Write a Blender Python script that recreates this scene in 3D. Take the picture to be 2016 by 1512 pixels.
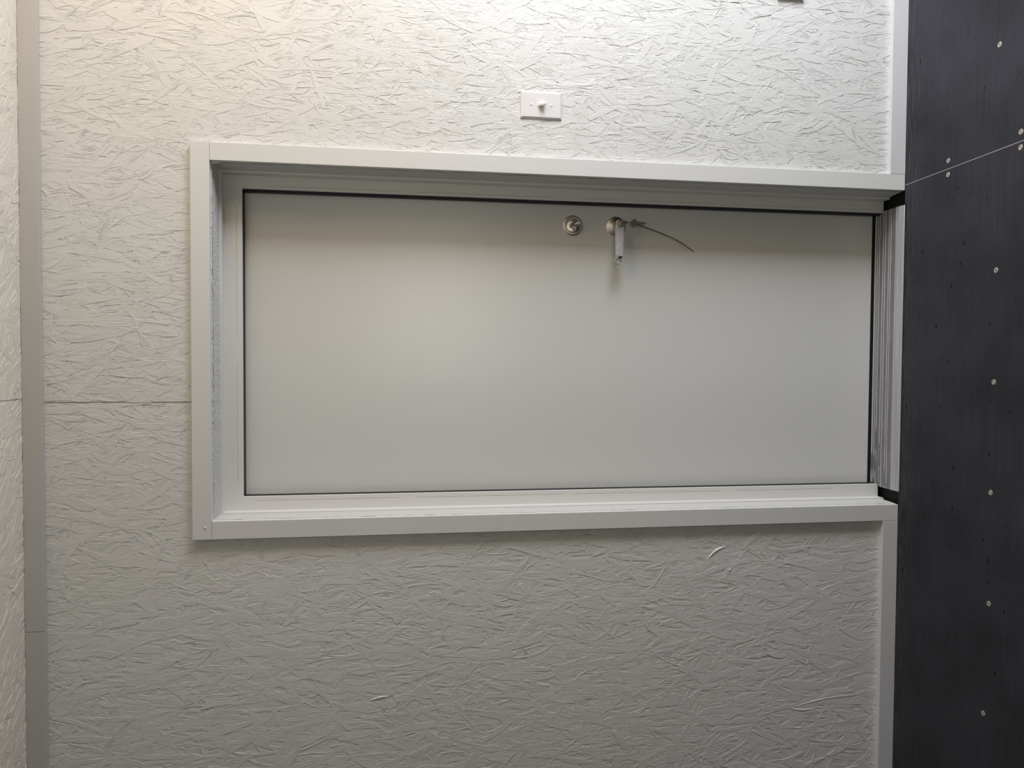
import bpy, bmesh, math, random
import numpy as np
from mathutils import Matrix, Vector
sc = bpy.context.scene
for o in list(bpy.data.objects): bpy.data.objects.remove(o)
C = sc.collection
PI = math.pi

# ------------------------------------------------------------------ camera (phone held on its side: world up is image left)
cam_d = bpy.data.cameras.new('camera'); cam = bpy.data.objects.new('camera', cam_d); C.objects.link(cam)
cam_d.sensor_fit = 'HORIZONTAL'; cam_d.sensor_width = 36.0; cam_d.lens = 36.0 * 1489.9 / 2016.0
cam_d.clip_start = 0.05
R_ = (0.0060306957, -0.1505584109, -0.9885826807)
U_ = (0.9995198572, 0.0309538660, 0.0013832278)
F_ = (-0.0303922005, 0.9881164016, -0.1506727947)
cam.matrix_world = Matrix(((R_[0], U_[0], -F_[0], 0.0), (R_[1], U_[1], -F_[1], -2.2209),
                           (R_[2], U_[2], -F_[2], 1.5934), (0, 0, 0, 1)))
sc.camera = cam

# ------------------------------------------------------------------ light
w = bpy.data.worlds.new('world'); sc.world = w; w.use_nodes = True
w.node_tree.nodes['Background'].inputs[0].default_value = (0.93, 0.97, 1.0, 1)
w.node_tree.nodes['Background'].inputs[1].default_value = 0.008

def area(name, loc, target, sx, sy, power, col):
    l = bpy.data.lights.new(name, 'AREA'); l.shape = 'RECTANGLE'; l.size = sx; l.size_y = sy
    l.energy = power; l.color = col
    o = bpy.data.objects.new(name, l); C.objects.link(o); o.location = loc
    o.rotation_euler = (Vector(target) - Vector(loc)).to_track_quat('-Z', 'Y').to_euler()
    return o
area('daylight_from_right', (2.45, -0.95, 0.95), (0.3, 0.0, 1.0), 0.9, 1.1, 68, (0.91, 0.94, 1.0))
area('ceiling_lamp', (1.8, -1.1, 2.32), (0.3, 0.0, 1.7), 0.8, 0.8, 11.5, (1.0, 0.72, 0.38))
area('lamp_behind', (0.42, -3.25, 1.30), (0.30, 0.0, 1.40), 0.9, 0.8, 9.5, (1.0, 0.96, 0.80))

vs = sc.view_settings
vs.view_transform = 'Standard'; vs.look = 'None'; vs.gamma = 1.0; vs.use_curve_mapping = False
vs.exposure = 0.0
sc.display_settings.display_device = 'sRGB'

# ------------------------------------------------------------------ materials
def N(nt, t, **kw):
    n = nt.nodes.new(t)
    for k, v in kw.items(): setattr(n, k, v)
    return n
def mat(name, col, rough=0.5, metal=0.0, spec=0.5):
    m = bpy.data.materials.new(name); m.use_nodes = True
    b = m.node_tree.nodes['Principled BSDF']
    b.inputs['Base Color'].default_value = (*col, 1); b.inputs['Roughness'].default_value = rough
    b.inputs['Metallic'].default_value = metal; b.inputs['Specular IOR Level'].default_value = spec
    return m, m.node_tree, b
def L(nt, a, b): nt.links.new(a, b)
def math_(nt, op, a, b=None, c=None, clamp=False):
    n = N(nt, 'ShaderNodeMath', operation=op, use_clamp=clamp)
    for i, v in enumerate((a, b, c)):
        if v is None: continue
        if isinstance(v, (int, float)): n.inputs[i].default_value = v
        else: L(nt, v, n.inputs[i])
    return n.outputs[0]
def noise(nt, vec, scale, detail=4, rough=0.5, dist=0.0):
    n = N(nt, 'ShaderNodeTexNoise'); n.inputs['Scale'].default_value = scale
    n.inputs['Detail'].default_value = detail; n.inputs['Roughness'].default_value = rough
    n.inputs['Distortion'].default_value = dist
    if vec is not None: L(nt, vec, n.inputs['Vector'])
    return n.outputs['Fac']
def mapping(nt, vec, scale, loc=(0, 0, 0)):
    n = N(nt, 'ShaderNodeMapping'); n.inputs['Scale'].default_value = scale; n.inputs['Location'].default_value = loc
    L(nt, vec, n.inputs['Vector']); return n.outputs[0]
def ramp(nt, fac, stops):
    n = N(nt, 'ShaderNodeValToRGB'); r = n.color_ramp
    while len(r.elements) < len(stops): r.elements.new(0.5)
    for e, (p, c) in zip(r.elements, stops):
        e.position = p; e.color = (*c, 1) if len(c) == 3 else c
    L(nt, fac, n.inputs[0]); return n.outputs[0]
def bump(nt, b, h, dist, strength=1.0, prev=None):
    n = N(nt, 'ShaderNodeBump'); n.inputs['Distance'].default_value = dist; n.inputs['Strength'].default_value = strength
    L(nt, h, n.inputs['Height'])
    if prev is not None: L(nt, prev, n.inputs['Normal'])
    L(nt, n.outputs[0], b.inputs['Normal']); return n.outputs[0]

PAINT = (0.70, 0.70, 0.69)
def osb_material(name, grain=1.0, tones=((0.685, 0.685, 0.665), (0.715, 0.71, 0.695))):
    m, nt, b = mat(name, PAINT, 0.38)
    tc = N(nt, 'ShaderNodeTexCoord'); uv = tc.outputs['UV']; ob = tc.outputs['Object']
    # wrinkled wood grain running along every strand, softened by paint
    g1 = noise(nt, mapping(nt, uv, (15, 170, 1)), 1.0, 3, 0.55, 1.5)
    crack = math_(nt, 'SUBTRACT', 1.0, math_(nt, 'MULTIPLY', math_(nt, 'ABSOLUTE', math_(nt, 'SUBTRACT', g1, 0.5)), 9.0, clamp=True))
    g2 = noise(nt, mapping(nt, uv, (45, 420, 1), (3, 7, 0)), 1.0, 2, 0.5, 0.6)
    msk = ramp(nt, noise(nt, mapping(nt, uv, (9, 30, 1), (9, 1, 0)), 1.0, 3, 0.55), [(0.50, (0.05,) * 3), (0.70, (1,) * 3)])
    h = math_(nt, 'ADD', math_(nt, 'MULTIPLY', crack, -0.9), math_(nt, 'MULTIPLY', g2, 1.1))
    h = math_(nt, 'MULTIPLY', h, msk)
    p = bump(nt, b, h, 0.00105 * grain)
    wr = noise(nt, mapping(nt, ob, (95, 95, 19)), 1.0, 3, 0.55, 1.8)
    wm = ramp(nt, noise(nt, mapping(nt, ob, (14, 14, 6)), 1.0, 3, 0.6, 0.5), [(0.44, (0.12,) * 3), (0.62, (1,) * 3)])
    p = bump(nt, b, math_(nt, 'MULTIPLY', math_(nt, 'SUBTRACT', wr, 0.5), wm), 0.0017 * grain, 1.0, p)
    peel = noise(nt, ob, 420, 3, 0.6)
    bump(nt, b, peel, 0.00022, 1.0, p)
    tone = noise(nt, ob, 2.2, 3, 0.5)
    L(nt, ramp(nt, tone, [(0.3, tones[0]), (0.7, tones[1])]), b.inputs['Base Color'])
    return m
M_OSB = osb_material('painted_osb')
M_OSBC = osb_material('warm_lit_osb', tones=((0.80, 0.75, 0.66), (0.83, 0.78, 0.69)))  # warm light bouncing onto the ceiling is put into this colour

def board_material(name, col, rough=0.42):
    m, nt, b = mat(name, col, rough)
    ob = N(nt, 'ShaderNodeTexCoord').outputs['Object']
    h = math_(nt, 'ADD', noise(nt, ob, 260, 3, 0.6), math_(nt, 'MULTIPLY', noise(nt, mapping(nt, ob, (160, 160, 5)), 1.0, 3), 0.5))
    bump(nt, b, h, 0.00008)
    return m
M_BOARD = board_material('painted_board', (0.70, 0.70, 0.69))
M_CROWN = board_material('shaded_ceiling_trim', (0.51, 0.495, 0.475))  # darker than the other boards: its shade below the ceiling is painted in
M_BASE = board_material('painted_baseboard', (0.66, 0.66, 0.67))
M_FRAME = board_material('painted_metal_frame', (0.70, 0.695, 0.68), 0.34)
m, nt, b = mat('rough_painted_edge', PAINT, 0.5)
ob = N(nt, 'ShaderNodeTexCoord').outputs['Object']
h = noise(nt, ob, 160, 6, 0.7, 1.2)
bump(nt, b, h, 0.0035)
M_EDGE = m

m, nt, b = mat('door_leaf_paint', (0.675, 0.68, 0.665), 0.30, 0.0, 0.6)
ob = N(nt, 'ShaderNodeTexCoord').outputs['Object']
bump(nt, b, noise(nt, ob, 500, 2, 0.6), 0.00006)
M_LEAF = m

M_GASKET = mat('black_rubber', (0.008, 0.008, 0.011), 0.55)[0]
M_DARK = mat('dark_gap', (0.012, 0.012, 0.012), 0.8)[0]
M_PLATE = mat('white_plastic', (0.78, 0.765, 0.77), 0.28)[0]
M_CABLE = mat('black_nylon', (0.008, 0.008, 0.008), 0.4)[0]

def metal(name, col, rough, brushed=None):
    m, nt, b = mat(name, col, rough, 1.0)
    ob = N(nt, 'ShaderNodeTexCoord').outputs['Object']
    sc_ = brushed or (300, 300, 300)
    n = noise(nt, mapping(nt, ob, sc_), 1.0, 4, 0.6)
    L(nt, math_(nt, 'ADD', math_(nt, 'MULTIPLY', n, 0.2), rough - 0.1), b.inputs['Roughness'])
    bump(nt, b, n, 0.00008)
    return m
M_NICKEL = metal('satin_nickel', (0.60, 0.55, 0.52), 0.34)
m, nt, b = mat('spun_nickel', (0.78, 0.71, 0.66), 0.38, 1.0)
b.inputs['Anisotropic'].default_value = 0.85
tn = N(nt, 'ShaderNodeTangent', direction_type='RADIAL', axis='Y'); L(nt, tn.outputs[0], b.inputs['Tangent'])
M_SPUN = m
M_KEY = metal('worn_key_metal', (0.42, 0.38, 0.35), 0.42)

# aluminium threshold: brushed streaks, grime, pale rib tops, lit nose band painted in
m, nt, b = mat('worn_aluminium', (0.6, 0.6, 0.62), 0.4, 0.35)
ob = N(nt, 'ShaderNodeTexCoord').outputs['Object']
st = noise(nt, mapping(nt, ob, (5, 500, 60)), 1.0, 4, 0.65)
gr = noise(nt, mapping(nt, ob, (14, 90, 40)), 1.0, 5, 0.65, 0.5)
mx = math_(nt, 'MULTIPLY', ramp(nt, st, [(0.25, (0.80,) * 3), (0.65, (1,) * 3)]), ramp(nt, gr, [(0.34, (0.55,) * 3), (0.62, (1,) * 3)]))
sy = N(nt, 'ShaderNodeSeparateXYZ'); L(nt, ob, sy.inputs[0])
lit_nose = math_(nt, 'LESS_THAN', math_(nt, 'ADD', sy.outputs[1], math_(nt, 'MULTIPLY', gr, 0.004)), 0.0190)
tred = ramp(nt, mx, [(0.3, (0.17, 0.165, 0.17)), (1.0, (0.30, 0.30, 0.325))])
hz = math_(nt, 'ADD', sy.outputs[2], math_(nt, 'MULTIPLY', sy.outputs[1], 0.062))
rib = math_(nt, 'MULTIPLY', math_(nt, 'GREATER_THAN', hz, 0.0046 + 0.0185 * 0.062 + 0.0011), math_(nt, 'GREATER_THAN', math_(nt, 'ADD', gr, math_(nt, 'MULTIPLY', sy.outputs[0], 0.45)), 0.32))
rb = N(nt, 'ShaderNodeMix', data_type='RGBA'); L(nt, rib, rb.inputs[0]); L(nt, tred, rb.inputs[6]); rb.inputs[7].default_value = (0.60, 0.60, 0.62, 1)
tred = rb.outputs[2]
nose = ramp(nt, st, [(0.3, (0.34, 0.34, 0.38)), (0.6, (0.56, 0.56, 0.60))])  # light catching the nose slope is put into this paler colour
mxn = N(nt, 'ShaderNodeMix', data_type='RGBA'); L(nt, lit_nose, mxn.inputs[0]); L(nt, tred, mxn.inputs[6]); L(nt, nose, mxn.inputs[7])
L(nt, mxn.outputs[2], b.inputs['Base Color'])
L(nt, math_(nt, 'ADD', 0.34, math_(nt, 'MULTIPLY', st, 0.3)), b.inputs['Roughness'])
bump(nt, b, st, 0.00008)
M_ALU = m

# silvery tape wrapped round the lever
m, nt, b = mat('silver_tape', (0.52, 0.52, 0.53), 0.38, 0.35)
ob = N(nt, 'ShaderNodeTexCoord').outputs['Object']
n1 = noise(nt, mapping(nt, ob, (90, 300, 700)), 1.0, 5, 0.7, 1.5)
bump(nt, b, n1, 0.0022)
L(nt, ramp(nt, n1, [(0.3, (0.32, 0.32, 0.33)), (0.62, (0.66, 0.66, 0.67))]), b.inputs['Base Color'])
b.inputs['Metallic'].default_value = 0.15
M_TAPE = m
m, nt, b = mat('clear_film', (0.80, 0.81, 0.81), 0.22)
b.inputs['Transmission Weight'].default_value = 0.55; b.inputs['IOR'].default_value = 1.4
M_FILM = m

# black film-faced plywood floor
m, nt, b = mat('black_plywood', (0.03, 0.03, 0.035), 0.5, 0.0, 0.05)
ob = N(nt, 'ShaderNodeTexCoord').outputs['Object']
gr = noise(nt, mapping(nt, ob, (3.0, 130, 1)), 1.0, 5, 0.62, 0.4)
big = noise(nt, ob, 3.2, 4, 0.55)
col = ramp(nt, math_(nt, 'ADD', math_(nt, 'MULTIPLY', gr, 0.30), math_(nt, 'MULTIPLY', big, 0.70)),
           [(0.36, (0.028, 0.029, 0.035)), (0.62, (0.049, 0.050, 0.062))])
# paint and wear beside the skirting
sx = N(nt, 'ShaderNodeSeparateXYZ'); L(nt, ob, sx.inputs[0])
near = math_(nt, 'SUBTRACT', 1.0, math_(nt, 'MULTIPLY', math_(nt, 'ABSOLUTE', math_(nt, 'ADD', sx.outputs[1], 0.02)), 11.0), clamp=True)
wear = math_(nt, 'MULTIPLY', near, ramp(nt, noise(nt, mapping(nt, ob, (9, 260, 1), (2, 2, 0)), 1.0, 6, 0.72), [(0.50, (0,) * 3), (0.72, (1,) * 3)]))
def mixc(nt, f, a, b_):
    n = N(nt, 'ShaderNodeMix', data_type='RGBA'); L(nt, f, n.inputs[0])
    for i, v in ((6, a), (7, b_)):
        if isinstance(v, tuple): n.inputs[i].default_value = (*v, 1)
        else: L(nt, v, n.inputs[i])
    return n.outputs[2]
col = mixc(nt, math_(nt, 'MULTIPLY', wear, 0.75), col, (0.16, 0.155, 0.16))
scuff = math_(nt, 'MULTIPLY', ramp(nt, noise(nt, mapping(nt, ob, (30, 55, 1)), 1.0, 8, 0.75, 0.5), [(0.60, (0,) * 3), (0.75, (1,) * 3)]),
              ramp(nt, noise(nt, ob, 5.0, 2, 0.5), [(0.48, (0,) * 3), (0.62, (1,) * 3)]))
col = mixc(nt, math_(nt, 'MULTIPLY', scuff, 0.6), col, (0.10, 0.10, 0.105))
vo = N(nt, 'ShaderNodeTexVoronoi'); vo.inputs['Scale'].default_value = 17.0
L(nt, mapping(nt, ob, (1.0, 1.9, 1), (0.3, 0.1, 0)), vo.inputs['Vector'])
vr = N(nt, 'ShaderNodeSeparateColor'); L(nt, vo.outputs['Color'], vr.inputs[0])
rad = math_(nt, 'MULTIPLY', math_(nt, 'SUBTRACT', vr.outputs[0], 0.55, clamp=True), 0.34)
spot = math_(nt, 'LESS_THAN', math_(nt, 'ADD', vo.outputs['Distance'], math_(nt, 'MULTIPLY', noise(nt, ob, 120, 3), 0.05)), rad)
col = mixc(nt, math_(nt, 'MULTIPLY', spot, 0.8), col, (0.008, 0.008, 0.011))
sp_ = math_(nt, 'MULTIPLY', ramp(nt, noise(nt, mapping(nt, ob, (85, 60, 1)), 1.0, 3, 0.6, 0.4), [(0.66, (0,) * 3), (0.69, (1,) * 3)]),
            ramp(nt, noise(nt, mapping(nt, ob, (5, 7, 1), (4, 1, 0)), 1.0, 2, 0.5), [(0.50, (0,) * 3), (0.58, (1,) * 3)]))
col = mixc(nt, math_(nt, 'MULTIPLY', sp_, 0.85), col, (0.007, 0.007, 0.009))
L(nt, col, b.inputs['Base Color'])
L(nt, math_(nt, 'ADD', 0.33, math_(nt, 'MULTIPLY', big, 0.2)), b.inputs['Roughness'])
bump(nt, b, gr, 0.0003)
M_FLOOR = m
m, nt, b = mat('raw_wood_plug', (0.42, 0.38, 0.35), 0.8)
ob = N(nt, 'ShaderNodeTexCoord').outputs['Object']
h = noise(nt, ob, 500, 5, 0.7)
L(nt, ramp(nt, h, [(0.3, (0.18, 0.15, 0.14)), (0.6, (0.52, 0.48, 0.45))]), b.inputs['Base Color'])
bump(nt, b, h, 0.001)
M_PLUG = m
M_SEAMLINE = mat('pale_ply_edge', (0.42, 0.40, 0.39), 0.7)[0]

# ------------------------------------------------------------------ mesh helpers
def obj(name, bm, m, parent=None, smooth=None, loc=None):
    me = bpy.data.meshes.new(name)
    if loc is not None: bmesh.ops.translate(bm, verts=bm.verts, vec=-Vector(loc))
    bmesh.ops.recalc_face_normals(bm, faces=bm.faces)
    bm.to_mesh(me); bm.free()
    for mm in (m if isinstance(m, (list, tuple)) else [m]): me.materials.append(mm)
    if smooth is not None:
        me.polygons.foreach_set('use_smooth', [True] * len(me.polygons))
        try: me.set_sharp_from_angle(angle=math.radians(smooth))
        except Exception: pass
    o = bpy.data.objects.new(name, me); C.objects.link(o)
    if loc is not None: o.location = loc
    if parent is not None:
        o.parent = parent
        if loc is not None: o.location = Vector(loc) - parent.location
        else: o.location = -parent.location
    return o
def tag(o, label, cat=None, group=None, kind=None):
    if label: o['label'] = label
    if cat: o['category'] = cat
    if group: o['group'] = group
    if kind: o['kind'] = kind
    return o
def empty(name, loc, label, cat, group=None, kind=None):
    o = bpy.data.objects.new(name, None); C.objects.link(o); o.location = loc
    o.empty_display_size = 0.05
    return tag(o, label, cat, group, kind)
def box(bm, x0, x1, y0, y1, z0, z1, bev=0.0, seg=2):
    r = bmesh.ops.create_cube(bm, size=1.0)
    for v in r['verts']:
        v.co = Vector(((x0 + x1) / 2 + v.co.x * (x1 - x0), (y0 + y1) / 2 + v.co.y * (y1 - y0), (z0 + z1) / 2 + v.co.z * (z1 - z0)))
    if bev > 0:
        es = set(e for v in r['verts'] for e in v.link_edges)
        bmesh.ops.bevel(bm, geom=list(es), offset=bev, segments=seg, profile=0.5, affect='EDGES', clamp_overlap=True)
    return r
def lathe(bm, prof, n=48, M=Matrix()):
    """profile of (radius, height) turned about local Z"""
    rings = []
    for r, h in prof:
        if r < 1e-6: rings.append([bm.verts.new(M @ Vector((0, 0, h)))])
        else: rings.append([bm.verts.new(M @ Vector((r * math.cos(2 * PI * i / n), r * math.sin(2 * PI * i / n), h))) for i in range(n)])
    for a, b_ in zip(rings, rings[1:]):
        for i in range(n):
            j = (i + 1) % n
            if len(a) == 1 and len(b_) == 1: continue
            if len(a) == 1: bm.faces.new((a[0], b_[i], b_[j]))
            elif len(b_) == 1: bm.faces.new((a[i], a[j], b_[0]))
            else: bm.faces.new((a[i], a[j], b_[j], b_[i]))
def tube(bm, pts, rad, n=10, flat=1.0, cap=True):
    pts = [Vector(p) for p in pts]; rings = []
    rads = rad if isinstance(rad, (list, tuple)) else [rad] * len(pts)
    prev = None
    for i, p in enumerate(pts):
        t = (pts[min(i + 1, len(pts) - 1)] - pts[max(i - 1, 0)]).normalized()
        ref = prev if prev is not None else (Vector((0, 1, 0)) if abs(t.y) < 0.9 else Vector((1, 0, 0)))
        a = (ref - t * ref.dot(t)).normalized(); b_ = t.cross(a); prev = a
        rings.append([bm.verts.new(p + a * rads[i] * flat * math.cos(2 * PI * k / n) + b_ * rads[i] * math.sin(2 * PI * k / n)) for k in range(n)])
    for a, b_ in zip(rings, rings[1:]):
        for k in range(n):
            j = (k + 1) % n; bm.faces.new((a[k], a[j], b_[j], b_[k]))
    if cap:
        bm.faces.new(rings[0]); bm.faces.new(list(reversed(rings[-1])))
TOROOM = Matrix.Rotation(PI / 2, 4, 'X')      # local +Z points to the room (-Y)

# ------------------------------------------------------------------ strand board generator
class Sheet:
    """verts/faces/uv collected for one mesh; (u, v, h) mapped to the world by f"""
    def __init__(s): s.v = []; s.f = []; s.uv = []
    def quad(s, pts, uvs):
        b0 = len(s.v); s.v += pts; s.f.append(tuple(range(b0, b0 + len(pts)))); s.uv += uvs
    def strand(s, f, poly_top, uvs, lo):
        # poly_top: two rows of points (u,v,h)
        n = len(poly_top[0]); b0 = len(s.v)
        for row in poly_top:
            for (u, v, h) in row: s.v.append(f(u, v, h))
        for row in poly_top:
            for (u, v, h) in row: s.v.append(f(u, v, lo))
        def q(a, b_, c, d, ua, ub, uc, ud): s.f.append((a, b_, c, d)); s.uv += [ua, ub, uc, ud]
        U = uvs
        for i in range(n - 1):
            q(b0 + i, b0 + i + 1, b0 + n + i + 1, b0 + n + i, U[0][i], U[0][i + 1], U[1][i + 1], U[1][i])
        o = 2 * n
        for i in range(n - 1):
            q(b0 + i, b0 + o + i, b0 + o + i + 1, b0 + i + 1, U[0][i], U[0][i], U[0][i + 1], U[0][i + 1])
            q(b0 + n + i, b0 + n + i + 1, b0 + o + n + i + 1, b0 + o + n + i, U[1][i], U[1][i + 1], U[1][i + 1], U[1][i])
        for k in (0, n - 1):
            q(b0 + k, b0 + n + k, b0 + o + n + k, b0 + o + k, U[0][k], U[1][k], U[1][k], U[0][k])
    def build(s, name, m):
        me = bpy.data.meshes.new(name); me.from_pydata(s.v, [], s.f); me.materials.append(m)
        uvl = me.uv_layers.new(name='UVMap'); uvl.data.foreach_set('uv', np.array(s.uv, dtype=np.float32).ravel())
        me.validate()
        o = bpy.data.objects.new(name, me); C.objects.link(o)
        return o
def strands(S, f, u0, u1, v0, v1, density, rng, main=PI / 2, hole=None, hmax=0.00115, focus=None):
    area_ = (u1 - u0) * (v1 - v0)
    for _ in range(int(area_ * density)):
        cu = rng.uniform(u0, u1); cv = rng.uniform(v0, v1)
        if focus and not (focus[0] < cu < focus[1] and focus[2] < cv < focus[3]) and rng.random() < 0.7: continue
        if hole and hole[0] < cu < hole[1] and hole[2] < cv < hole[3]: continue
        a = main + (rng.gauss(0, 0.28) if rng.random() < 0.66 else rng.uniform(-1.3, 1.3))
        ln = rng.uniform(0.045, 0.15); wd = rng.choice((0.004, 0.008, 0.012, 0.016, 0.02, 0.026)) * rng.uniform(0.7, 1.2)
        if rng.random() < 0.36: ln *= rng.uniform(0.3, 0.7); wd *= 0.32
        ca, sa = math.cos(a), math.sin(a)
        h0 = hmax * (0.12 + 0.88 * rng.random() ** 1.6)
        hm = rng.uniform(0.00003, 0.00022)
        tw = math.tan(rng.gauss(0, 0.016)); tl = rng.gauss(0, 0.0035)
        bend = rng.gauss(0, 0.06) * ln * (0.5 if wd > .012 else 1)
        n = 7; tp = rng.uniform(0.15, 0.85); rows = [[], []]; uvs = [[], []]; uo = rng.uniform(0, 50); vo_ = rng.uniform(0, 50)
        jag = [[rng.uniform(-0.12, 0.12) * ln, rng.uniform(-0.12, 0.12) * ln] for _k in range(2)]
        for r, sd in enumerate((-1, 1)):
            for i in range(n):
                t = (i / (n - 1) - 0.5) * ln
                if i == 0: t += jag[0][r]
                if i == n - 1: t += jag[1][r]
                q = sd * wd / 2 * (1 + rng.uniform(-0.13, 0.13)) * (1 - tp * min(1.0, abs(t) / (ln / 2)) ** 2.2)
                qq = q + bend * (4 * t * t / (ln * ln))
                u = cu + ca * t - sa * qq; v = cv + sa * t + ca * qq
                h = h0 + q * tw + t * tl + rng.uniform(-1, 1) * 0.00006
                u = min(max(u, u0), u1); v = min(max(v, v0), v1)
                if hole and hole[0] < u < hole[1] and hole[2] < v < hole[3]:
                    if cv > hole[3]: v = hole[3]
                    elif cu < hole[0]: u = hole[0]
                    else: u = hole[1]
                rows[r].append((u, v, max(h, hm))); uvs[r].append((t + uo, q + vo_))
        S.strand(f, rows, uvs, -0.0002)
def splinter(S, f, pts, wd, ht, rng):
    """raised curl of wood under the paint: ridge along a path"""
    n = len(pts); uo = rng.uniform(0, 9)
    for side in (-1, 1):
        rows = [[], []]; uvs = [[], []]
        for i, (u, v) in enumerate(pts):
            a = pts[max(i - 1, 0)]; b_ = pts[min(i + 1, n - 1)]
            dx, dy = b_[0] - a[0], b_[1] - a[1]; l = math.hypot(dx, dy); nx, ny = -dy / l, dx / l
            k = math.sin(PI * (i + 0.35) / (n - 0.3)) ** 0.7
            rows[0].append((u, v, 0.0008 + ht * k)); uvs[0].append((i * .01 + uo, 0))
            rows[1].append((u + nx * side * wd * k, v + ny * side * wd * k, 0.0003)); uvs[1].append((i * .01 + uo, wd))
        S.strand(f, rows, uvs, 0.0)

CEIL = 2.5885
HOLE = (-0.4525, 0.5475, -0.1, 2.101)
YB = 0.063                                    # depth of the rough opening behind the wall face
rng = random.Random(11)
S = Sheet()
fw = lambda u, v, h: (u, -h, v)
off = {0: 0.0, 1: 0.0, 2: 0.0014, 3: 0.0}
SEAMS = (-2.56, -1.34, -0.1196, 1.0996, 2.3)
for k in range(4):
    a, b_ = SEAMS[k] + 0.0006, SEAMS[k + 1] - 0.0006
    dy = off[k]
    f = (lambda u, v, h, dy=dy: (u, -h - dy, v))
    # board core: front face with the opening cut out
    cols = sorted({a, b_, *[x for x in HOLE[:2] if a < x < b_]})
    for x0, x1 in zip(cols, cols[1:]):
        inside = HOLE[0] <= (x0 + x1) / 2 <= HOLE[1]
        z0 = HOLE[3] if inside else 0.0
        S.quad([f(x0, z0, 0), f(x1, z0, 0), f(x1, CEIL, 0), f(x0, CEIL, 0)], [(x0, z0), (x1, z0), (x1, CEIL), (x0, CEIL)])
    for x in (a, b_):
        zl = HOLE[3] if HOLE[0] < x < HOLE[1] else 0.0
        S.quad([f(x, zl, 0), f(x, CEIL, 0), (x, 0.012, CEIL), (x, 0.012, zl)], [(0, 0), (1, 0), (1, .01), (0, .01)])
    strands(S, f, a, b_, 0.0, CEIL, 3600, rng, hole=HOLE, focus=(-1.25, 1.18, 0.0, 2.6))
# sides and back of the wall
for x0, x1, z0, z1 in ((-2.56, HOLE[0], 0, CEIL), (HOLE[1], 2.3, 0, CEIL), (HOLE[0], HOLE[1], HOLE[3], CEIL)):
    P = [(x0, YB, z0), (x1, YB, z0), (x1, YB, z1), (x0, YB, z1)]
    S.quad(P, [(0, 0), (1, 0), (1, 1), (0, 1)])
# named curls of wood
def path(p0, p1, n=7, bow=0.0):
    out = []
    for i in range(n):
        t = i / (n - 1); dx, dz = p1[0] - p0[0], p1[1] - p0[1]
        k = bow * math.sin(PI * t)
        out.append((p0[0] + dx * t - dz * k, p0[1] + dz * t + dx * k))
    return out
splinter(S, fw, path((-0.614, 0.635), (-0.575, 0.575), bow=0.12), 0.0045, 0.0032, rng)
splinter(S, fw, path((-0.995, 1.670), (-0.985, 1.612), bow=0.05), 0.004, 0.0022, rng)
splinter(S, fw, path((-1.100, 0.345), (-1.073, 0.105), bow=0.04, n=9), 0.0022, 0.0016, rng)
splinter(S, fw, path((-1.102, 0.350), (-1.108, 0.270), bow=-0.06), 0.0045, 0.0018, rng)
splinter(S, fw, path((0.812, 1.080), (0.808, 1.020), bow=0.06), 0.0042, 0.0026, rng)
splinter(S, fw, path((-0.650, 0.566), (-0.647, 0.558)), 0.004, 0.003, rng)
splinter(S, fw, path((-0.121, 2.335), (-0.1195, 2.255), bow=0.02), 0.003, 0.0022, rng)
splinter(S, fw, path((-0.124, 2.150), (-0.117, 2.148)), 0.003, 0.004, rng)
wall = S.build('wall_back', M_OSB)
tag(wall, 'white painted strand board wall around the door opening', 'wall', kind='structure')

# ceiling
S = Sheet(); rng = random.Random(5)
fc = lambda u, v, h: (u, v, CEIL - h)
for x0, x1 in ((-2.56, -0.1106), (-0.1094, 2.3)):
    S.quad([fc(x0, -3.6, 0), fc(x1, -3.6, 0), fc(x1, 0.06, 0), fc(x0, 0.06, 0)], [(x0, 0), (x1, 0), (x1, 3), (x0, 3)])
    strands(S, fc, x0, x1, -0.32, 0.0, 3600, rng, main=0.9)
S.quad([(-2.56, -3.6, CEIL + .04), (2.3, -3.6, CEIL + .04), (2.3, .06, CEIL + .04), (-2.56, .06, CEIL + .04)], [(0, 0)] * 4)
tag(S.build('ceiling', M_OSBC), 'white painted strand board ceiling along the edge of the photo', 'ceiling', kind='structure')

# rough strand board edges inside the opening: one strip per side, built as displaced grids (parts of the wall)
def rough_strip(p0, p1, inward, name):
    """p0->p1 along the edge at the wall face; goes to depth YB"""
    bm = bmesh.new(); p0, p1, inward = Vector(p0), Vector(p1), Vector(inward)
    ln = (p1 - p0).length; n = int(ln / 0.006); ny = 9; r = random.Random(name)
    g = []
    for i in range(n + 1):
        row = []
        for j in range(ny + 1):
            t = j / ny; y = 0.0 + YB * t
            d = 0.0 if j in (0,) else r.uniform(-0.0007, 0.0009) + (0.0004 if j > 2 else 0) + 0.005 * t
            if j == 0: d = 0.0004 + r.uniform(-0.0004, 0.0004)
            row.append(bm.verts.new(p0 + (p1 - p0) * (i / n) + inward * d + Vector((0, y, 0))))
        g.append(row)
    for i in range(n):
        for j in range(ny):
            bm.faces.new((g[i][j], g[i + 1][j], g[i + 1][j + 1], g[i][j + 1]))
    return obj('opening_edge', bm, M_EDGE, wall)
rough_strip((HOLE[1], 0, 0.0), (HOLE[1], 0, HOLE[3]), (-1, 0, 0), 'r')
rough_strip((HOLE[0], 0, 0.0), (HOLE[0], 0, HOLE[3]), (0.4, 0, 0), 'l')
rough_strip((HOLE[0], 0, HOLE[3]), (HOLE[1], 0, HOLE[3]), (0, 0, -0.7), 't')

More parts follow.
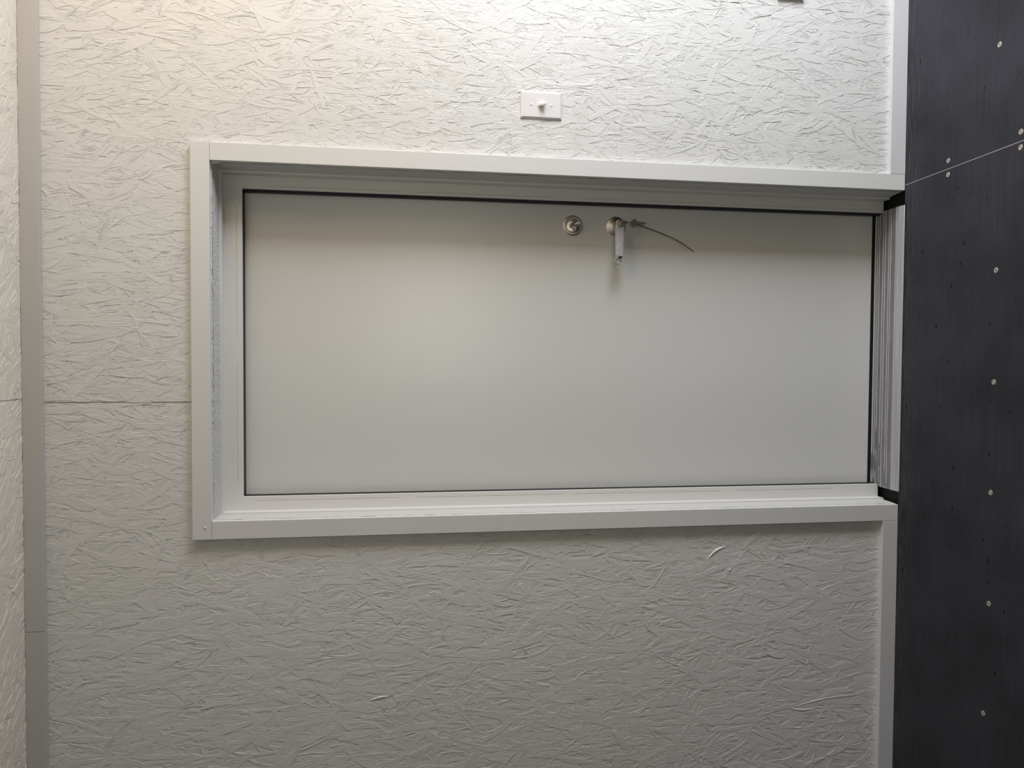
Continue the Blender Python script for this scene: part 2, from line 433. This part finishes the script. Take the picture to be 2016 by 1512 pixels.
# ------------------------------------------------------------------ floor
FY = -0.0185
bm = bmesh.new()
def floor_piece(bm, pts):
    top = [bm.verts.new((x, y, 0.0)) for x, y in pts]; lo = [bm.verts.new((x, y, -0.016)) for x, y in pts]
    bm.faces.new(top); bm.faces.new(list(reversed(lo)))
    n = len(pts)
    for i in range(n): bm.faces.new((top[i], lo[i], lo[(i + 1) % n], top[(i + 1) % n]))
floor_piece(bm, [(-2.7, -3.6), (0.6475, -3.6), (0.5640, FY), (-2.7, FY)])
fl = obj('floor', bm, M_FLOOR)
tag(fl, 'black film-faced plywood floor sheet in front of the door, scuffed', 'floor', kind='structure')
bm = bmesh.new()
floor_piece(bm, [(0.6487, -3.6), (2.4, -3.6), (2.4, FY), (0.5652, FY)])
fr = obj('second_floor_sheet', bm, M_FLOOR, fl)
bm = bmesh.new()
v = [bm.verts.new(p) for p in ((0.6473, -3.6, 0.00015), (0.6489, -3.6, 0.00015), (0.5654, FY, 0.00015), (0.5638, FY, 0.00015))]
bm.faces.new(v)
v = [bm.verts.new(p) for p in ((0.6475, -3.6, -0.003), (0.6487, -3.6, -0.003), (0.5652, FY, -0.003), (0.5640, FY, -0.003))]
bm.faces.new(v)
obj('floor_seam', bm, M_SEAMLINE, fl)
r = random.Random(8); bm = bmesh.new(); prev = None; nS = 150
for i in range(nS + 1):
    x = -0.450 + 0.955 * i / nS
    wob = 0.0035 + 0.0028 * math.sin(i * 0.31 + 1.3 * math.sin(i * 0.11)) + r.uniform(-0.0012, 0.0014)
    a = bm.verts.new((x, FY, 0.0004)); m1 = bm.verts.new((x, -0.0215, 0.0012)); c = bm.verts.new((x, -0.0245 - max(wob, 0.0005), 0.0001))
    if prev:
        bm.faces.new((prev[0], a, m1, prev[1])); bm.faces.new((prev[1], m1, c, prev[2]))
    prev = (a, m1, c)
o = obj('sealant', bm, M_DARK, fl, smooth=60); o['label'] = 'ragged black sealant along the threshold'
# dark sub sill under the door opening
bm = bmesh.new(); box(bm, -0.60, 0.70, FY + 0.0005, 0.26, -0.06, -0.022, 0.001)
tag(obj('trim_1', bm, M_DARK), 'black gap under the door frame below the threshold', 'sill', kind='structure')

# floor screws: countersunk, sunk into torn pale wood
SCREWS = [(0.854, -0.389, 'pale screw hole in the floor nearest the top right corner of photo'),
          (0.593, -0.207, 'pale screw hole right above the floor seam, near the skirting'),
          (0.552, -0.207, 'pale screw hole right below the floor seam, near the skirting'),
          (0.600, -0.467, 'pale screw hole above the floor seam at the photo edge'),
          (0.560, -0.467, 'pale screw hole below the floor seam at the photo edge'),
          (0.252, -0.396, 'pale screw hole in black floor level with the upper half of threshold'),
          (-0.049, -0.398, 'pale screw hole in black floor level with the middle of threshold'),
          (-0.349, -0.397, 'pale screw hole in black floor level with the lower end of threshold'),
          (-0.652, -0.400, 'pale screw hole in black floor, second from the bottom of photo'),
          (-0.959, -0.390, 'pale screw hole in black floor, lowest in the photo')]
def screw_hole(i, x, y, label):
    r = random.Random(i); bm = bmesh.new(); n = 22; R = 0.0062
    ring = lambda rr, z, jit: [bm.verts.new((rr * (1 + r.uniform(-jit, jit)) * math.cos(2 * PI * k / n), rr * (1 + r.uniform(-jit, jit)) * math.sin(2 * PI * k / n), z)) for k in range(n)]
    rs = [ring(R * 1.18, 0.0001, .10), ring(R * 1.05, 0.0009, .08), ring(R * 0.85, 0.0006, .05), ring(R * 0.62, 0.0003, .03)]
    for a, b_ in zip(rs, rs[1:]):
        for k in range(n): bm.faces.new((a[k], a[(k + 1) % n], b_[(k + 1) % n], b_[k]))
    o = obj('floor_screw', bm, M_PLUG, smooth=50)
    o.location = (x, y, 0.0); tag(o, label, 'screw', 'countersunk screws in the black floor')
    bm = bmesh.new(); Rh = R * 0.64
    lathe(bm, [(Rh, 0.0003), (Rh * 0.9, 0.0007), (Rh * 0.45, 0.0006), (Rh * 0.36, 0.0002), (0.0, 0.0002)], 20)
    h = obj('screw_head', bm, M_KEY, smooth=40); h.parent = o; h.location = (0, 0, 0)
for i, (x, y, lb) in enumerate(SCREWS): screw_hole(i, x, y, lb)

# ------------------------------------------------------------------ boards (casing, skirting, ceiling trim)
T = 0.018
def board(name, x0, x1, z0, z1, m, label, cat, t=T, bev=0.0008, y1=0.0):
    bm = bmesh.new(); box(bm, x0, x1, -t, y1, z0, z1, bev, 2)
    return tag(obj(name, bm, m), label, cat, kind='structure')
CB = -0.001 + 0.0
hd = board('trim_2', -0.5044, 0.5981, 2.1043, 2.1551, M_BOARD, 'white painted board across the head of the door opening', 'door casing')
lj = board('trim_3', 0.5485, 0.5981, 0.001, 2.1036, M_BOARD, 'white painted casing board on the light switch side of the door', 'door casing')
rj = board('trim_4', -0.5044, -0.4532, 0.001, 2.1036, M_BOARD, 'white painted casing board on the side away from the light switch', 'door casing')
board('baseboard_right', 0.5987, 2.3, 0.0006, 0.0523, M_BASE, 'white painted skirting board below the light switch wall', 'baseboard')
board('baseboard_left', -2.56, -0.5050, 0.0006, 0.0523, M_BASE, 'white painted skirting board in the lower right of photo', 'baseboard')
board('trim_5', -0.7425, 2.3, 2.5385, CEIL - 0.0012, M_CROWN, 'longer shade-toned white trim board where wall meets ceiling', 'ceiling trim', t=0.0185)
board('trim_6', -2.56, -0.7437, 2.5383, CEIL - 0.0012, M_CROWN, 'short shade-toned white ceiling trim board at the bottom left of photo', 'ceiling trim', t=0.0185)
# small dents left by nails in the boards
def nail(parent, x, z, r=0.0016):
    bm = bmesh.new(); lathe(bm, [(r, 0.0), (r * .8, 0.0005), (r * 0.5, 0.0002), (0, 0.0001)], 12, TOROOM)
    o = obj('nail_head', bm, M_BOARD, smooth=60); o.parent = parent; o.location = (x, -T - 0.00002, z)
    return o
for p in ((lj, 0.5735, 0.033), (hd, 0.577, 2.135), (hd, -0.485, 2.140), (lj, 0.574, 1.0), (rj, -0.479, 1.1)): nail(*p)
bm = bmesh.new()
tube(bm, [(-0.4668, -T - .0004, 2.1260), (-0.4700, -T - .0010, 2.1215), (-0.4735, -T - .0004, 2.1160)], [0.0006, 0.0012, 0.0006], 8)
obj('paint_drip', bm, M_BOARD, hd, smooth=60)

# ------------------------------------------------------------------ door
door = empty('door_1', (0.045, 0.094, 0.0), 'plain white flush door closed in the wall, seen from inside', 'door', kind='structure')
YF, YL = 0.094, 0.125
# frame: a mitred profile around three sides. columns: (left x, top z, right x, y)
prof = [(-0.4520, 2.1000, 0.5450, YB), (-0.4462, 2.0912, 0.5368, YB), (-0.4460, 2.0905, 0.5365, YB + 0.0006),
        (-0.4460, 2.0905, 0.5365, YF), (-0.4182, 2.0567, 0.5082, YF), (-0.4166, 2.0549, 0.5064, YF),
        (-0.4052, 2.0405, 0.4990, YF), (-0.4042, 2.0392, 0.4980, YF + 0.0012), (-0.4042, 2.0392, 0.4980, YF + 0.0060),
        (-0.4300, 2.0650, 0.5240, YF + 0.0060)]
ZB = -0.004
bm = bmesh.new(); rows = []
for i, (xl, zt, xr, y) in enumerate(prof):
    rows.append([bm.verts.new(p) for p in ((xl, y, ZB), (xl, y, zt), (xr, y, zt), (xr, y, ZB))])
for i in range(len(rows) - 1):
    if i == 4: continue
    for k in range(3): bm.faces.new((rows[i][k], rows[i][k + 1], rows[i + 1][k + 1], rows[i + 1][k]))
bmesh.ops.remove_doubles(bm, verts=bm.verts, dist=1e-6)
def slot_strip(a0, a1, lo, hi, ranges, f):
    """strip between the two slot lines a0,a1 running lo..hi, V groove inside the ranges"""
    cuts = [lo]
    for r0, r1 in ranges: cuts += [r0, r1]
    cuts.append(hi)
    for i in range(len(cuts) - 1):
        s0, s1 = cuts[i], cuts[i + 1]
        if i % 2 == 0:
            bm.faces.new([bm.verts.new(f(*p)) for p in ((a0, s0, YF), (a1, s0, YF), (a1, s1, YF), (a0, s1, YF))])
        else:
            am = (a0 + a1) / 2; d = YF + 0.0016
            bm.faces.new([bm.verts.new(f(*p)) for p in ((a0, s0, YF), (am, s0, d), (am, s1, d), (a0, s1, YF))])
            bm.faces.new([bm.verts.new(f(*p)) for p in ((am, s0, d), (a1, s0, YF), (a1, s1, YF), (am, s1, d))])
            for s in (s0, s1): bm.faces.new([bm.verts.new(f(*p)) for p in ((a0, s, YF), (a1, s, YF), (am, s, d))])
vert = lambda a, s, y: (a, y, s)
horz = lambda a, s, y: (s, y, a)
slot_strip(prof[4][0], prof[5][0], ZB, 2.0549, [(0.159, 0.499), (0.551, 1.041), (1.074, 1.533), (1.587, 2.000)], vert)
slot_strip(prof[4][2], prof[5][2], ZB, 2.0549, [(0.041, 0.531), (0.579, 1.044), (1.105, 1.535), (1.576, 1.985)], vert)
slot_strip(prof[4][1], prof[5][1], -0.4182, 0.5082, [(-0.360, -0.014), (0.060, 0.450)], horz)
frame = obj('door_frame', bm, M_FRAME, door)
frame['label'] = 'white painted metal frame with long snap slots'

# rubber gasket between frame and leaf
bm = bmesh.new()
gp = [(-0.4046, 2.0396, 0.4984, YF + 0.0052), (-0.4034, 2.0388, 0.4955, YF + 0.0060), (-0.4020, 2.0375, 0.4920, YF + 0.012),
      (-0.4016, 2.0360, 0.4910, YF + 0.021), (-0.4050, 2.0400, 0.4950, YF + 0.0225), (-0.4060, 2.041, 0.4960, YL - 0.0008), (-0.43, 2.066, 0.525, YL - 0.0008)]
rows = [[bm.verts.new(p) for p in ((xl, y, 0.0), (xl, y, zt), (xr, y, zt), (xr, y, 0.0))] for xl, zt, xr, y in gp]
for a, b_ in zip(rows, rows[1:]):
    for k in range(3): bm.faces.new((a[k], a[k + 1], b_[k + 1], b_[k]))
gk = obj('gasket', bm, M_GASKET, door); gk['label'] = 'black rubber seal around the leaf'

bm = bmesh.new(); box(bm, -0.418, 0.512, YL, YL + 0.044, 0.0145, 2.052, 0.0012, 2)
leaf = obj('door_leaf', bm, M_LEAF, door)
leaf['label'] = 'smooth pale grey white door leaf'
bm = bmesh.new(); box(bm, -0.414, 0.508, YL + 0.004, YL + 0.040, -0.010, 0.0150, 0.002, 2)
sw = obj('door_sweep', bm, M_GASKET, door); sw['label'] = 'black strip under the leaf'

# threshold: ribbed aluminium extrusion falling outwards
pts = [(-0.0215, -0.0150), (-0.0218, -0.0010), (-0.0205, 0.0022), (-0.0180, 0.0036), (-0.0120, 0.0046), (-0.0118, 0.0042),
       (-0.0060, 0.0052), (0.0060, 0.0062), (0.0062, 0.0058), (0.0165, 0.0062), (0.0185, 0.0046)]
def zt_(y): return 0.0046 - (y - 0.0185) * 0.062
for yr in (0.040, 0.0505, 0.071, 0.083, 0.1035, 0.1145):
    pts += [(yr - 0.0017, zt_(yr)), (yr - 0.0012, zt_(yr) + 0.0016), (yr + 0.0010, zt_(yr) + 0.0020), (yr + 0.0017, zt_(yr))]
pts += [(0.1225, zt_(0.1225)), (0.1228, zt_(0.1225) + 0.004), (0.1245, zt_(0.1225) + 0.005), (0.1265, zt_(0.1225) + 0.002), (0.20, -0.010), (0.20, -0.022), (-0.010, -0.0218)]
bm = bmesh.new(); X0, X1 = -0.411, 0.502
va = [bm.verts.new((X0, y, z)) for y, z in pts]; vb = [bm.verts.new((X1, y, z)) for y, z in pts]
for i in range(len(pts)):
    j = (i + 1) % len(pts); bm.faces.new((va[i], va[j], vb[j], vb[i]))
bm.faces.new(va); bm.faces.new(list(reversed(vb)))
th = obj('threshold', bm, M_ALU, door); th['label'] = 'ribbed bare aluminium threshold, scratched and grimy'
for x, y in ((-0.356, 0.080), (0.180, 0.0765), (0.425, 0.0765)):
    bm = bmesh.new(); lathe(bm, [(0.0040, 0.0), (0.0036, 0.0010), (0.0018, 0.0012), (0.0013, 0.0003), (0, 0.0003)], 20)
    s_ = obj('threshold_screw', bm, M_KEY, smooth=40); s_.parent = th
    s_.location = Vector((x, y, zt_(y) + (0.0004 if x < 0 else 0.0004))) - Vector(th.location) - Vector(door.location)

# ------------------------------------------------------------------ deadbolt
def place(bm, loc): bmesh.ops.transform(bm, matrix=Matrix.Translation(loc) @ TOROOM, verts=bm.verts)
DB = Vector((0.4275, YL, 1.0455))
bm = bmesh.new()
lathe(bm, [(0.0, 0.0), (0.0325, 0.0), (0.0325, 0.0016), (0.0312, 0.0034), (0.0290, 0.0050), (0.0276, 0.0056), (0.0270, 0.0052),
           (0.0262, 0.0054), (0.0240, 0.0078), (0.0200, 0.0092), (0.0120, 0.0100), (0.0, 0.0102)], 72)
place(bm, DB)
db = obj('deadbolt', bm, M_SPUN, door, smooth=14, loc=DB)
db['label'] = 'round satin metal deadbolt rose, upper of the two locks'
for dx in (0.0115, -0.0115):
    bm = bmesh.new(); lathe(bm, [(0.0040, 0.0), (0.0040, 0.0008), (0.0030, 0.0020), (0.0014, 0.0024), (0.0012, 0.0012), (0, 0.0012)], 20)
    bmesh.ops.transform(bm, matrix=TOROOM, verts=bm.verts)
    o = obj('rose_screw', bm, M_KEY, smooth=40); o.parent = db; o.location = (dx, -0.0092, -0.0008)
# thumb turn: a flat bow-tie paddle on a short neck
bm = bmesh.new()
lathe(bm, [(0.0064, 0.008), (0.0060, 0.0125), (0.0048, 0.0145), (0.0, 0.0150)], 24)
sec = [(-0.0150, 0.0018, 0.0030, 0.021), (-0.0105, 0.0038, 0.0060, 0.0195), (-0.0040, 0.0034, 0.0055, 0.018), (0.0, 0.0032, 0.0050, 0.0178),
       (0.0060, 0.0036, 0.0062, 0.0185), (0.0120, 0.0044, 0.0082, 0.0205), (0.0165, 0.0030, 0.0064, 0.0225), (0.0180, 0.0012, 0.0030, 0.0232)]
rr = []
for a, hw, hh, zc in sec:
    ring = []
    for k in range(12):
        t = 2 * PI * k / 12
        ring.append(bm.verts.new((1.7 * hw * math.cos(t), a, zc + hh * 0.8 * math.sin(t))))
    rr.append(ring)
for a, b_ in zip(rr, rr[1:]):
    for k in range(12): bm.faces.new((a[k], a[(k + 1) % 12], b_[(k + 1) % 12], b_[k]))
bm.faces.new(rr[0]); bm.faces.new(rr[-1])
# local y runs along the paddle; turn it to point mostly down the door
bmesh.ops.transform(bm, matrix=TOROOM @ Matrix.Rotation(math.radians(-166), 4, 'Z'), verts=bm.verts)
o = obj('thumb_turn', bm, M_NICKEL, smooth=50); o.parent = db; o.location = (0.0015, 0, -0.002)

# ------------------------------------------------------------------ lever handle
LV = Vector((0.4285, YL, 0.9055))
bm = bmesh.new()
lathe(bm, [(0.0, 0.0), (0.0325, 0.0), (0.0325, 0.0016), (0.0312, 0.0034), (0.0300, 0.0042), (0.0270, 0.0056), (0.0210, 0.0098),
           (0.0165, 0.0135), (0.0145, 0.0150), (0.0140, 0.0156), (0.0, 0.0156)], 72)
place(bm, LV)
lv = obj('lever_handle', bm, M_SPUN, door, smooth=14, loc=LV)
lv['label'] = 'round satin metal rose carrying the taped lever'
bm = bmesh.new(); lathe(bm, [(0.0115, 0.014), (0.0115, 0.034), (0.0105, 0.037), (0.0, 0.037)], 32)
bmesh.ops.transform(bm, matrix=TOROOM, verts=bm.verts)
o = obj('neck', bm, M_NICKEL, smooth=40); o.parent = lv
# lever blade: rounded bar pointing to world left, local x from +0.016 to -0.108
bm = bmesh.new()
rr = []; n = 20
L_sec = [(0.0150, 0.0050, 0.0040), (0.0135, 0.0090, 0.0060), (0.0090, 0.0120, 0.0068), (0.0, 0.0132, 0.0070), (-0.012, 0.0129, 0.0070), (-0.03, 0.0122, 0.0066),
         (-0.055, 0.0118, 0.0062), (-0.080, 0.0115, 0.0060), (-0.098, 0.0110, 0.0058), (-0.104, 0.0095, 0.0050), (-0.107, 0.0060, 0.0035)]
for x, hw, ht in L_sec:
    zz = 0.0445 + (0.0 if x > -0.09 else 0.0)
    ring = []
    for k in range(n):
        t = 2 * PI * k / n; c, s = math.cos(t), math.sin(t)
        sq = lambda q: math.copysign(abs(q) ** 0.55, q)
        ring.append(bm.verts.new((x, -(zz + ht * sq(s)), hw * sq(c))))
    rr.append(ring)
for a, b_ in zip(rr, rr[1:]):
    for k in range(n): bm.faces.new((a[k], a[(k + 1) % n], b_[(k + 1) % n], b_[k]))
bm.faces.new(rr[0]); bm.faces.new(rr[-1])
lever = obj('lever', bm, M_NICKEL, smooth=40); lever.parent = lv
# turn button in the hub
bm = bmesh.new()
lathe(bm, [(0.0082, 0.050), (0.0082, 0.0545), (0.0074, 0.0560), (0.0, 0.0562)], 32)
box(bm, -0.0068, 0.0068, -0.0015, 0.0015, 0.055, 0.0605, 0.0009, 2)
bmesh.ops.transform(bm, matrix=TOROOM, verts=bm.verts)
o = obj('turn_button', bm, M_KEY, smooth=40); o.parent = lv; o.location = (0.0005, 0, 0.003)
# peeling wrap of silvery tape on the blade
r = random.Random(3)
bm = bmesh.new(); rr = []; n = 28; m_ = 34
for i in range(m_ + 1):
    x = -0.008 - i * (0.090 / m_); ring = []
    for k in range(n):
        t = 2 * PI * k / n; c, s = math.cos(t), math.sin(t)
        sq = lambda q: math.copysign(abs(q) ** 0.5, q)
        hw = 0.0142 - 0.014 * (-x) + r.uniform(-0.0003, 0.0004); ht = 0.0078 + r.uniform(-0.0003, 0.0004)
        xx = x + (r.uniform(-0.003, 0.003) if i == m_ else 0)
        ring.append(bm.verts.new((xx, -(0.0445 + ht * sq(s)), hw * sq(c))))
    rr.append(ring)
for a, b_ in zip(rr, rr[1:]):
    for k in range(n): bm.faces.new((a[k], a[(k + 1) % n], b_[(k + 1) % n], b_[k]))
o = obj('tape_wrap', bm, M_TAPE, smooth=30); o.parent = lv; o['label'] = 'silvery tape wrapped along the lever'
# torn curls of film hanging past the end of the lever
def ribbon(bm, pts, wd, axis):
    axis = Vector(axis).normalized(); prev = None
    for p in pts:
        p = Vector(p); a = bm.verts.new(p - axis * wd / 2); b_ = bm.verts.new(p + axis * wd / 2)
        if prev: bm.faces.new((prev[0], prev[1], b_, a))
        prev = (a, b_)
bm = bmesh.new()
def curl(x0, z0, y0, R, turns, wd, ax, drift, ph=0.0):
    pts = []
    for i in range(26):
        t = i / 25; a = ph + t * turns * 2 * PI
        pts.append((x0 - drift * t + R * math.cos(a) * 0.35, y0 - R * math.sin(a) * 0.7, z0 + R * math.sin(a)))
    ribbon(bm, pts, wd, ax)
curl(-0.100, 0.000, -0.047, 0.0090, 2.2, 0.0048, (1, .3, .5), 0.036)
curl(-0.104, -0.002, -0.044, 0.0065, 1.5, 0.0040, (1, -.2, -.4), 0.024, 1.0)
curl(-0.108, 0.012, -0.042, 0.0050, 0.6, 0.0016, (1, 0, .3), 0.010, 0.4)
ribbon(bm, [(-0.112, -0.040, 0.019), (-0.113, -0.042, 0.015), (-0.116, -0.043, 0.011), (-0.117, -0.042, 0.008)], 0.0018, (1, .3, 0))
ribbon(bm, [(-0.098, -0.053, -0.008), (-0.101, -0.054, -0.012), (-0.100, -0.051, -0.015)], 0.0028, (1, .3, 0))
ribbon(bm, [(-0.090, -0.053, 0.013), (-0.094, -0.055, 0.015), (-0.098, -0.052, 0.0135)], 0.0026, (.8, .3, .5))
ribbon(bm, [(-0.100, -0.046, 0.0125), (-0.106, -0.047, 0.0135), (-0.115, -0.044, 0.0120), (-0.119, -0.042, 0.012)], 0.003, (.1, .5, 1))
sol = bm.verts[:]
ret = bmesh.ops.solidify(bm, geom=bm.faces[:] + bm.edges[:] + bm.verts[:], thickness=0.0004)
o = obj('torn_film', bm, M_FILM, smooth=60); o.parent = lv; o['label'] = 'torn clear film curling off the lever end'

# ------------------------------------------------------------------ key on a small ring, and a black nylon tie
KZ = -0.002
key = empty('door_key', (0.4385, 0.0955, 0.852), 'small flat metal key hanging from the lever rose', 'key')
K = lambda x, y, z: (x, y, z)
bm = bmesh.new()
outl = [(-0.0000, 0.0125), (0.0030, 0.0120), (0.0050, 0.0085), (0.0105, 0.0050), (0.0145, 0.0010), (0.0135, -0.0020), (0.0075, -0.0060), (0.0050, -0.0100),
        (0.0040, -0.0130), (0.0038, -0.0300), (0.0026, -0.0365), (0.0000, -0.0385), (-0.0022, -0.0360), (-0.0016, -0.0330), (-0.0032, -0.0310), (-0.0018, -0.0285),
        (-0.0034, -0.0262), (-0.0016, -0.0236), (-0.0036, -0.0210), (-0.0022, -0.0185), (-0.0042, -0.0165), (-0.0042, -0.0120), (-0.0060, -0.0085),
        (-0.0125, -0.0040), (-0.0145, 0.0000), (-0.0120, 0.0040), (-0.0060, 0.0085), (-0.0030, 0.0120)]
hole = [(0.0022 * math.cos(2 * PI * k / 14), 0.0078 + 0.0022 * math.sin(2 * PI * k / 14)) for k in range(14)]
def ring_edges(pts):
    vs_ = [bm.verts.new((x, 0, z)) for x, z in pts]
    return [bm.edges.new((vs_[i], vs_[(i + 1) % len(vs_)])) for i in range(len(vs_))]
es = ring_edges(outl) + ring_edges(hole)
bmesh.ops.triangle_fill(bm, use_beauty=True, use_dissolve=False, edges=es)
bad = [f_ for f_ in bm.faces if (f_.calc_center_median() - Vector((0, 0, 0.0078))).length < 0.0015]
bmesh.ops.delete(bm, geom=bad, context='FACES_ONLY')
ex = bmesh.ops.extrude_face_region(bm, geom=bm.faces[:])
bmesh.ops.translate(bm, verts=[g for g in ex['geom'] if isinstance(g, bmesh.types.BMVert)], vec=(0, 0.0021, 0))
bmesh.ops.transform(bm, matrix=Matrix.Rotation(math.radians(2), 4, 'Y') @ Matrix.Rotation(math.radians(8), 4, 'Z'), verts=bm.verts)
o = obj('key_blank', bm, M_KEY); o.parent = key; o['label'] = 'flat key with a winged bow'
bm = bmesh.new()
n = 40; R = 0.0095
tube(bm, [(0.0008 * math.sin(i / n * 4 * PI), 0.001 + R * 0.55 * math.sin(2 * PI * i / n), 0.0165 + R * math.cos(2 * PI * i / n)) for i in range(n + 1)], 0.0009, 8)
o = obj('split_ring', bm, M_KEY, smooth=60); o.parent = key
bm = bmesh.new()
tube(bm, [(0.000, -0.006, 0.024), (0.001, -0.0055, 0.029), (0.003, -0.004, 0.034), (0.004, 0.002, 0.0390), (0.001, 0.0085, 0.0400), (-0.002, 0.004, 0.036), (-0.003, -0.002, 0.030), (-0.0015, -0.0055, 0.024)], 0.0013, 8)
o = obj('ring_loop', bm, M_CABLE, smooth=60); o.parent = key; o['label'] = 'black loop tying the ring to the lever neck'

bm = bmesh.new()
ctl = [(0.4330, 0.0985, 0.8440), (0.4285, 0.1040, 0.8200), (0.4200, 0.1075, 0.7900), (0.4085, 0.1080, 0.7550), (0.3950, 0.1075, 0.7200), (0.3770, 0.1065, 0.6850), (0.3530, 0.1045, 0.6500)]
def spline(P, n=8):
    out = []; P = [Vector(p) for p in P]; Q = [P[0] * 2 - P[1]] + P + [P[-1] * 2 - P[-2]]
    for i in range(1, len(Q) - 2):
        for k in range(n):
            t = k / n; a, b_, c, d = Q[i - 1], Q[i], Q[i + 1], Q[i + 2]
            out.append(0.5 * ((2 * b_) + (c - a) * t + (2 * a - 5 * b_ + 4 * c - d) * t * t + (3 * b_ - a - 3 * c + d) * t ** 3))
    out.append(P[-1]); return out
sp = spline(ctl)
tube(bm, sp, [0.00135] * (len(sp) - 1) + [0.0009], 8, flat=0.6)
tag(obj('cable_tie', bm, M_CABLE, smooth=60, loc=(0.4330, 0.0985, 0.8440)), 'thin black nylon tie curving down from the key', 'cable tie')

# ------------------------------------------------------------------ wall plates
def plate(bm, cx, cz, wx, wz, t=0.0062, edge=0.0042):
    """bevelled cover plate facing the room; wall face at y=0"""
    y0 = -0.0003
    lv_ = [(wx / 2, wz / 2, y0), (wx / 2, wz / 2, -0.0022), (wx / 2 - 0.0008, wz / 2 - 0.0008, -0.0028), (wx / 2 - edge, wz / 2 - edge, -t + 0.0003), (wx / 2 - edge - 0.0008, wz / 2 - edge - 0.0008, -t)]
    rows = [[bm.verts.new((cx + sx_ * a, y, cz + sz_ * b_)) for sx_, sz_ in ((-1, -1), (1, -1), (1, 1), (-1, 1))] for a, b_, y in lv_]
    for p, q in zip(rows, rows[1:]):
        for k in range(4): bm.faces.new((p[k], p[(k + 1) % 4], q[(k + 1) % 4], q[k]))
    bm.faces.new(rows[-1]); bm.faces.new(rows[0])
SW = Vector((0.7535, -0.0022, 1.1735))
sw_ = empty('light_switch', SW, 'white toggle light switch plate on the strand board wall above the door in photo', 'light switch')
bm = bmesh.new(); plate(bm, 0, 0, 0.0795, 0.1235)
o = obj('switch_plate', bm, M_PLATE); o.parent = sw_
bm = bmesh.new(); box(bm, -0.0053, 0.0053, -0.0072, -0.0055, -0.0125, 0.0125, 0.0006, 2)
o = obj('toggle_collar', bm, M_PLATE); o.parent = sw_
bm = bmesh.new()
tg = [(0.0078, -0.0068, 0.0042, 0.0056), (0.0010, -0.0125, 0.0040, 0.0048), (-0.0062, -0.0185, 0.0038, 0.0042), (-0.0072, -0.0195, 0.0030, 0.0032)]
rr = []
for z, y, hx, hz in tg:
    dirv = Vector((0, -0.66, -0.75)); side = Vector((0, 0.75, -0.66))
    c = Vector((0, y, z - 0.003))
    rr.append([bm.verts.new(c + Vector((sx_ * hx, 0, 0)) + side * sz_ * hz) for sx_, sz_ in ((-1, -1), (1, -1), (1, 1), (-1, 1))])
for a, b_ in zip(rr, rr[1:]):
    for k in range(4): bm.faces.new((a[k], a[(k + 1) % 4], b_[(k + 1) % 4], b_[k]))
bm.faces.new(rr[0]); bm.faces.new(rr[-1])
bmesh.ops.bevel(bm, geom=bm.edges[:], offset=0.0006, segments=2, profile=0.5, affect='EDGES')
o = obj('toggle', bm, M_PLATE, smooth=40); o.parent = sw_
for dz in (0.0302, -0.0302):
    bm = bmesh.new(); lathe(bm, [(0.0034, 0.0058), (0.0034, 0.0066), (0.0024, 0.0074), (0.0, 0.0076)], 20)
    box(bm, -0.0026, 0.0026, -0.0004, 0.0004, 0.0070, 0.00765)
    bmesh.ops.transform(bm, matrix=TOROOM, verts=bm.verts)
    o = obj('plate_screw', bm, M_PLATE, smooth=40); o.parent = sw_; o.location = (0, 0, dz)

OU = Vector((1.1835, -0.0012, 0.3935))
ou = empty('wall_outlet', OU, 'white wall plate cut off by the upper edge of photo, right half', 'wall outlet')
bm = bmesh.new(); plate(bm, 0, 0, 0.124, 0.086, t=0.010, edge=0.002)
o = obj('outlet_plate', bm, M_PLATE); o.parent = ou
for dx in (0.0195, -0.0195):
    bm = bmesh.new(); lathe(bm, [(0.0168, 0.0092), (0.0168, 0.0112), (0.0160, 0.0120), (0, 0.0120)], 32)
    bmesh.ops.transform(bm, matrix=TOROOM, verts=bm.verts)
    o = obj('socket_face', bm, M_PLATE, smooth=40); o.parent = ou; o.location = (dx, 0, 0)
    for dz in (0.0065, -0.0065):
        bm = bmesh.new(); box(bm, -0.004, 0.004, -0.0124, -0.0118, -0.0012, 0.0012, 0.0002)
        s_ = obj('socket_slot', bm, M_DARK); s_.parent = o; s_.location = (0, 0, dz)
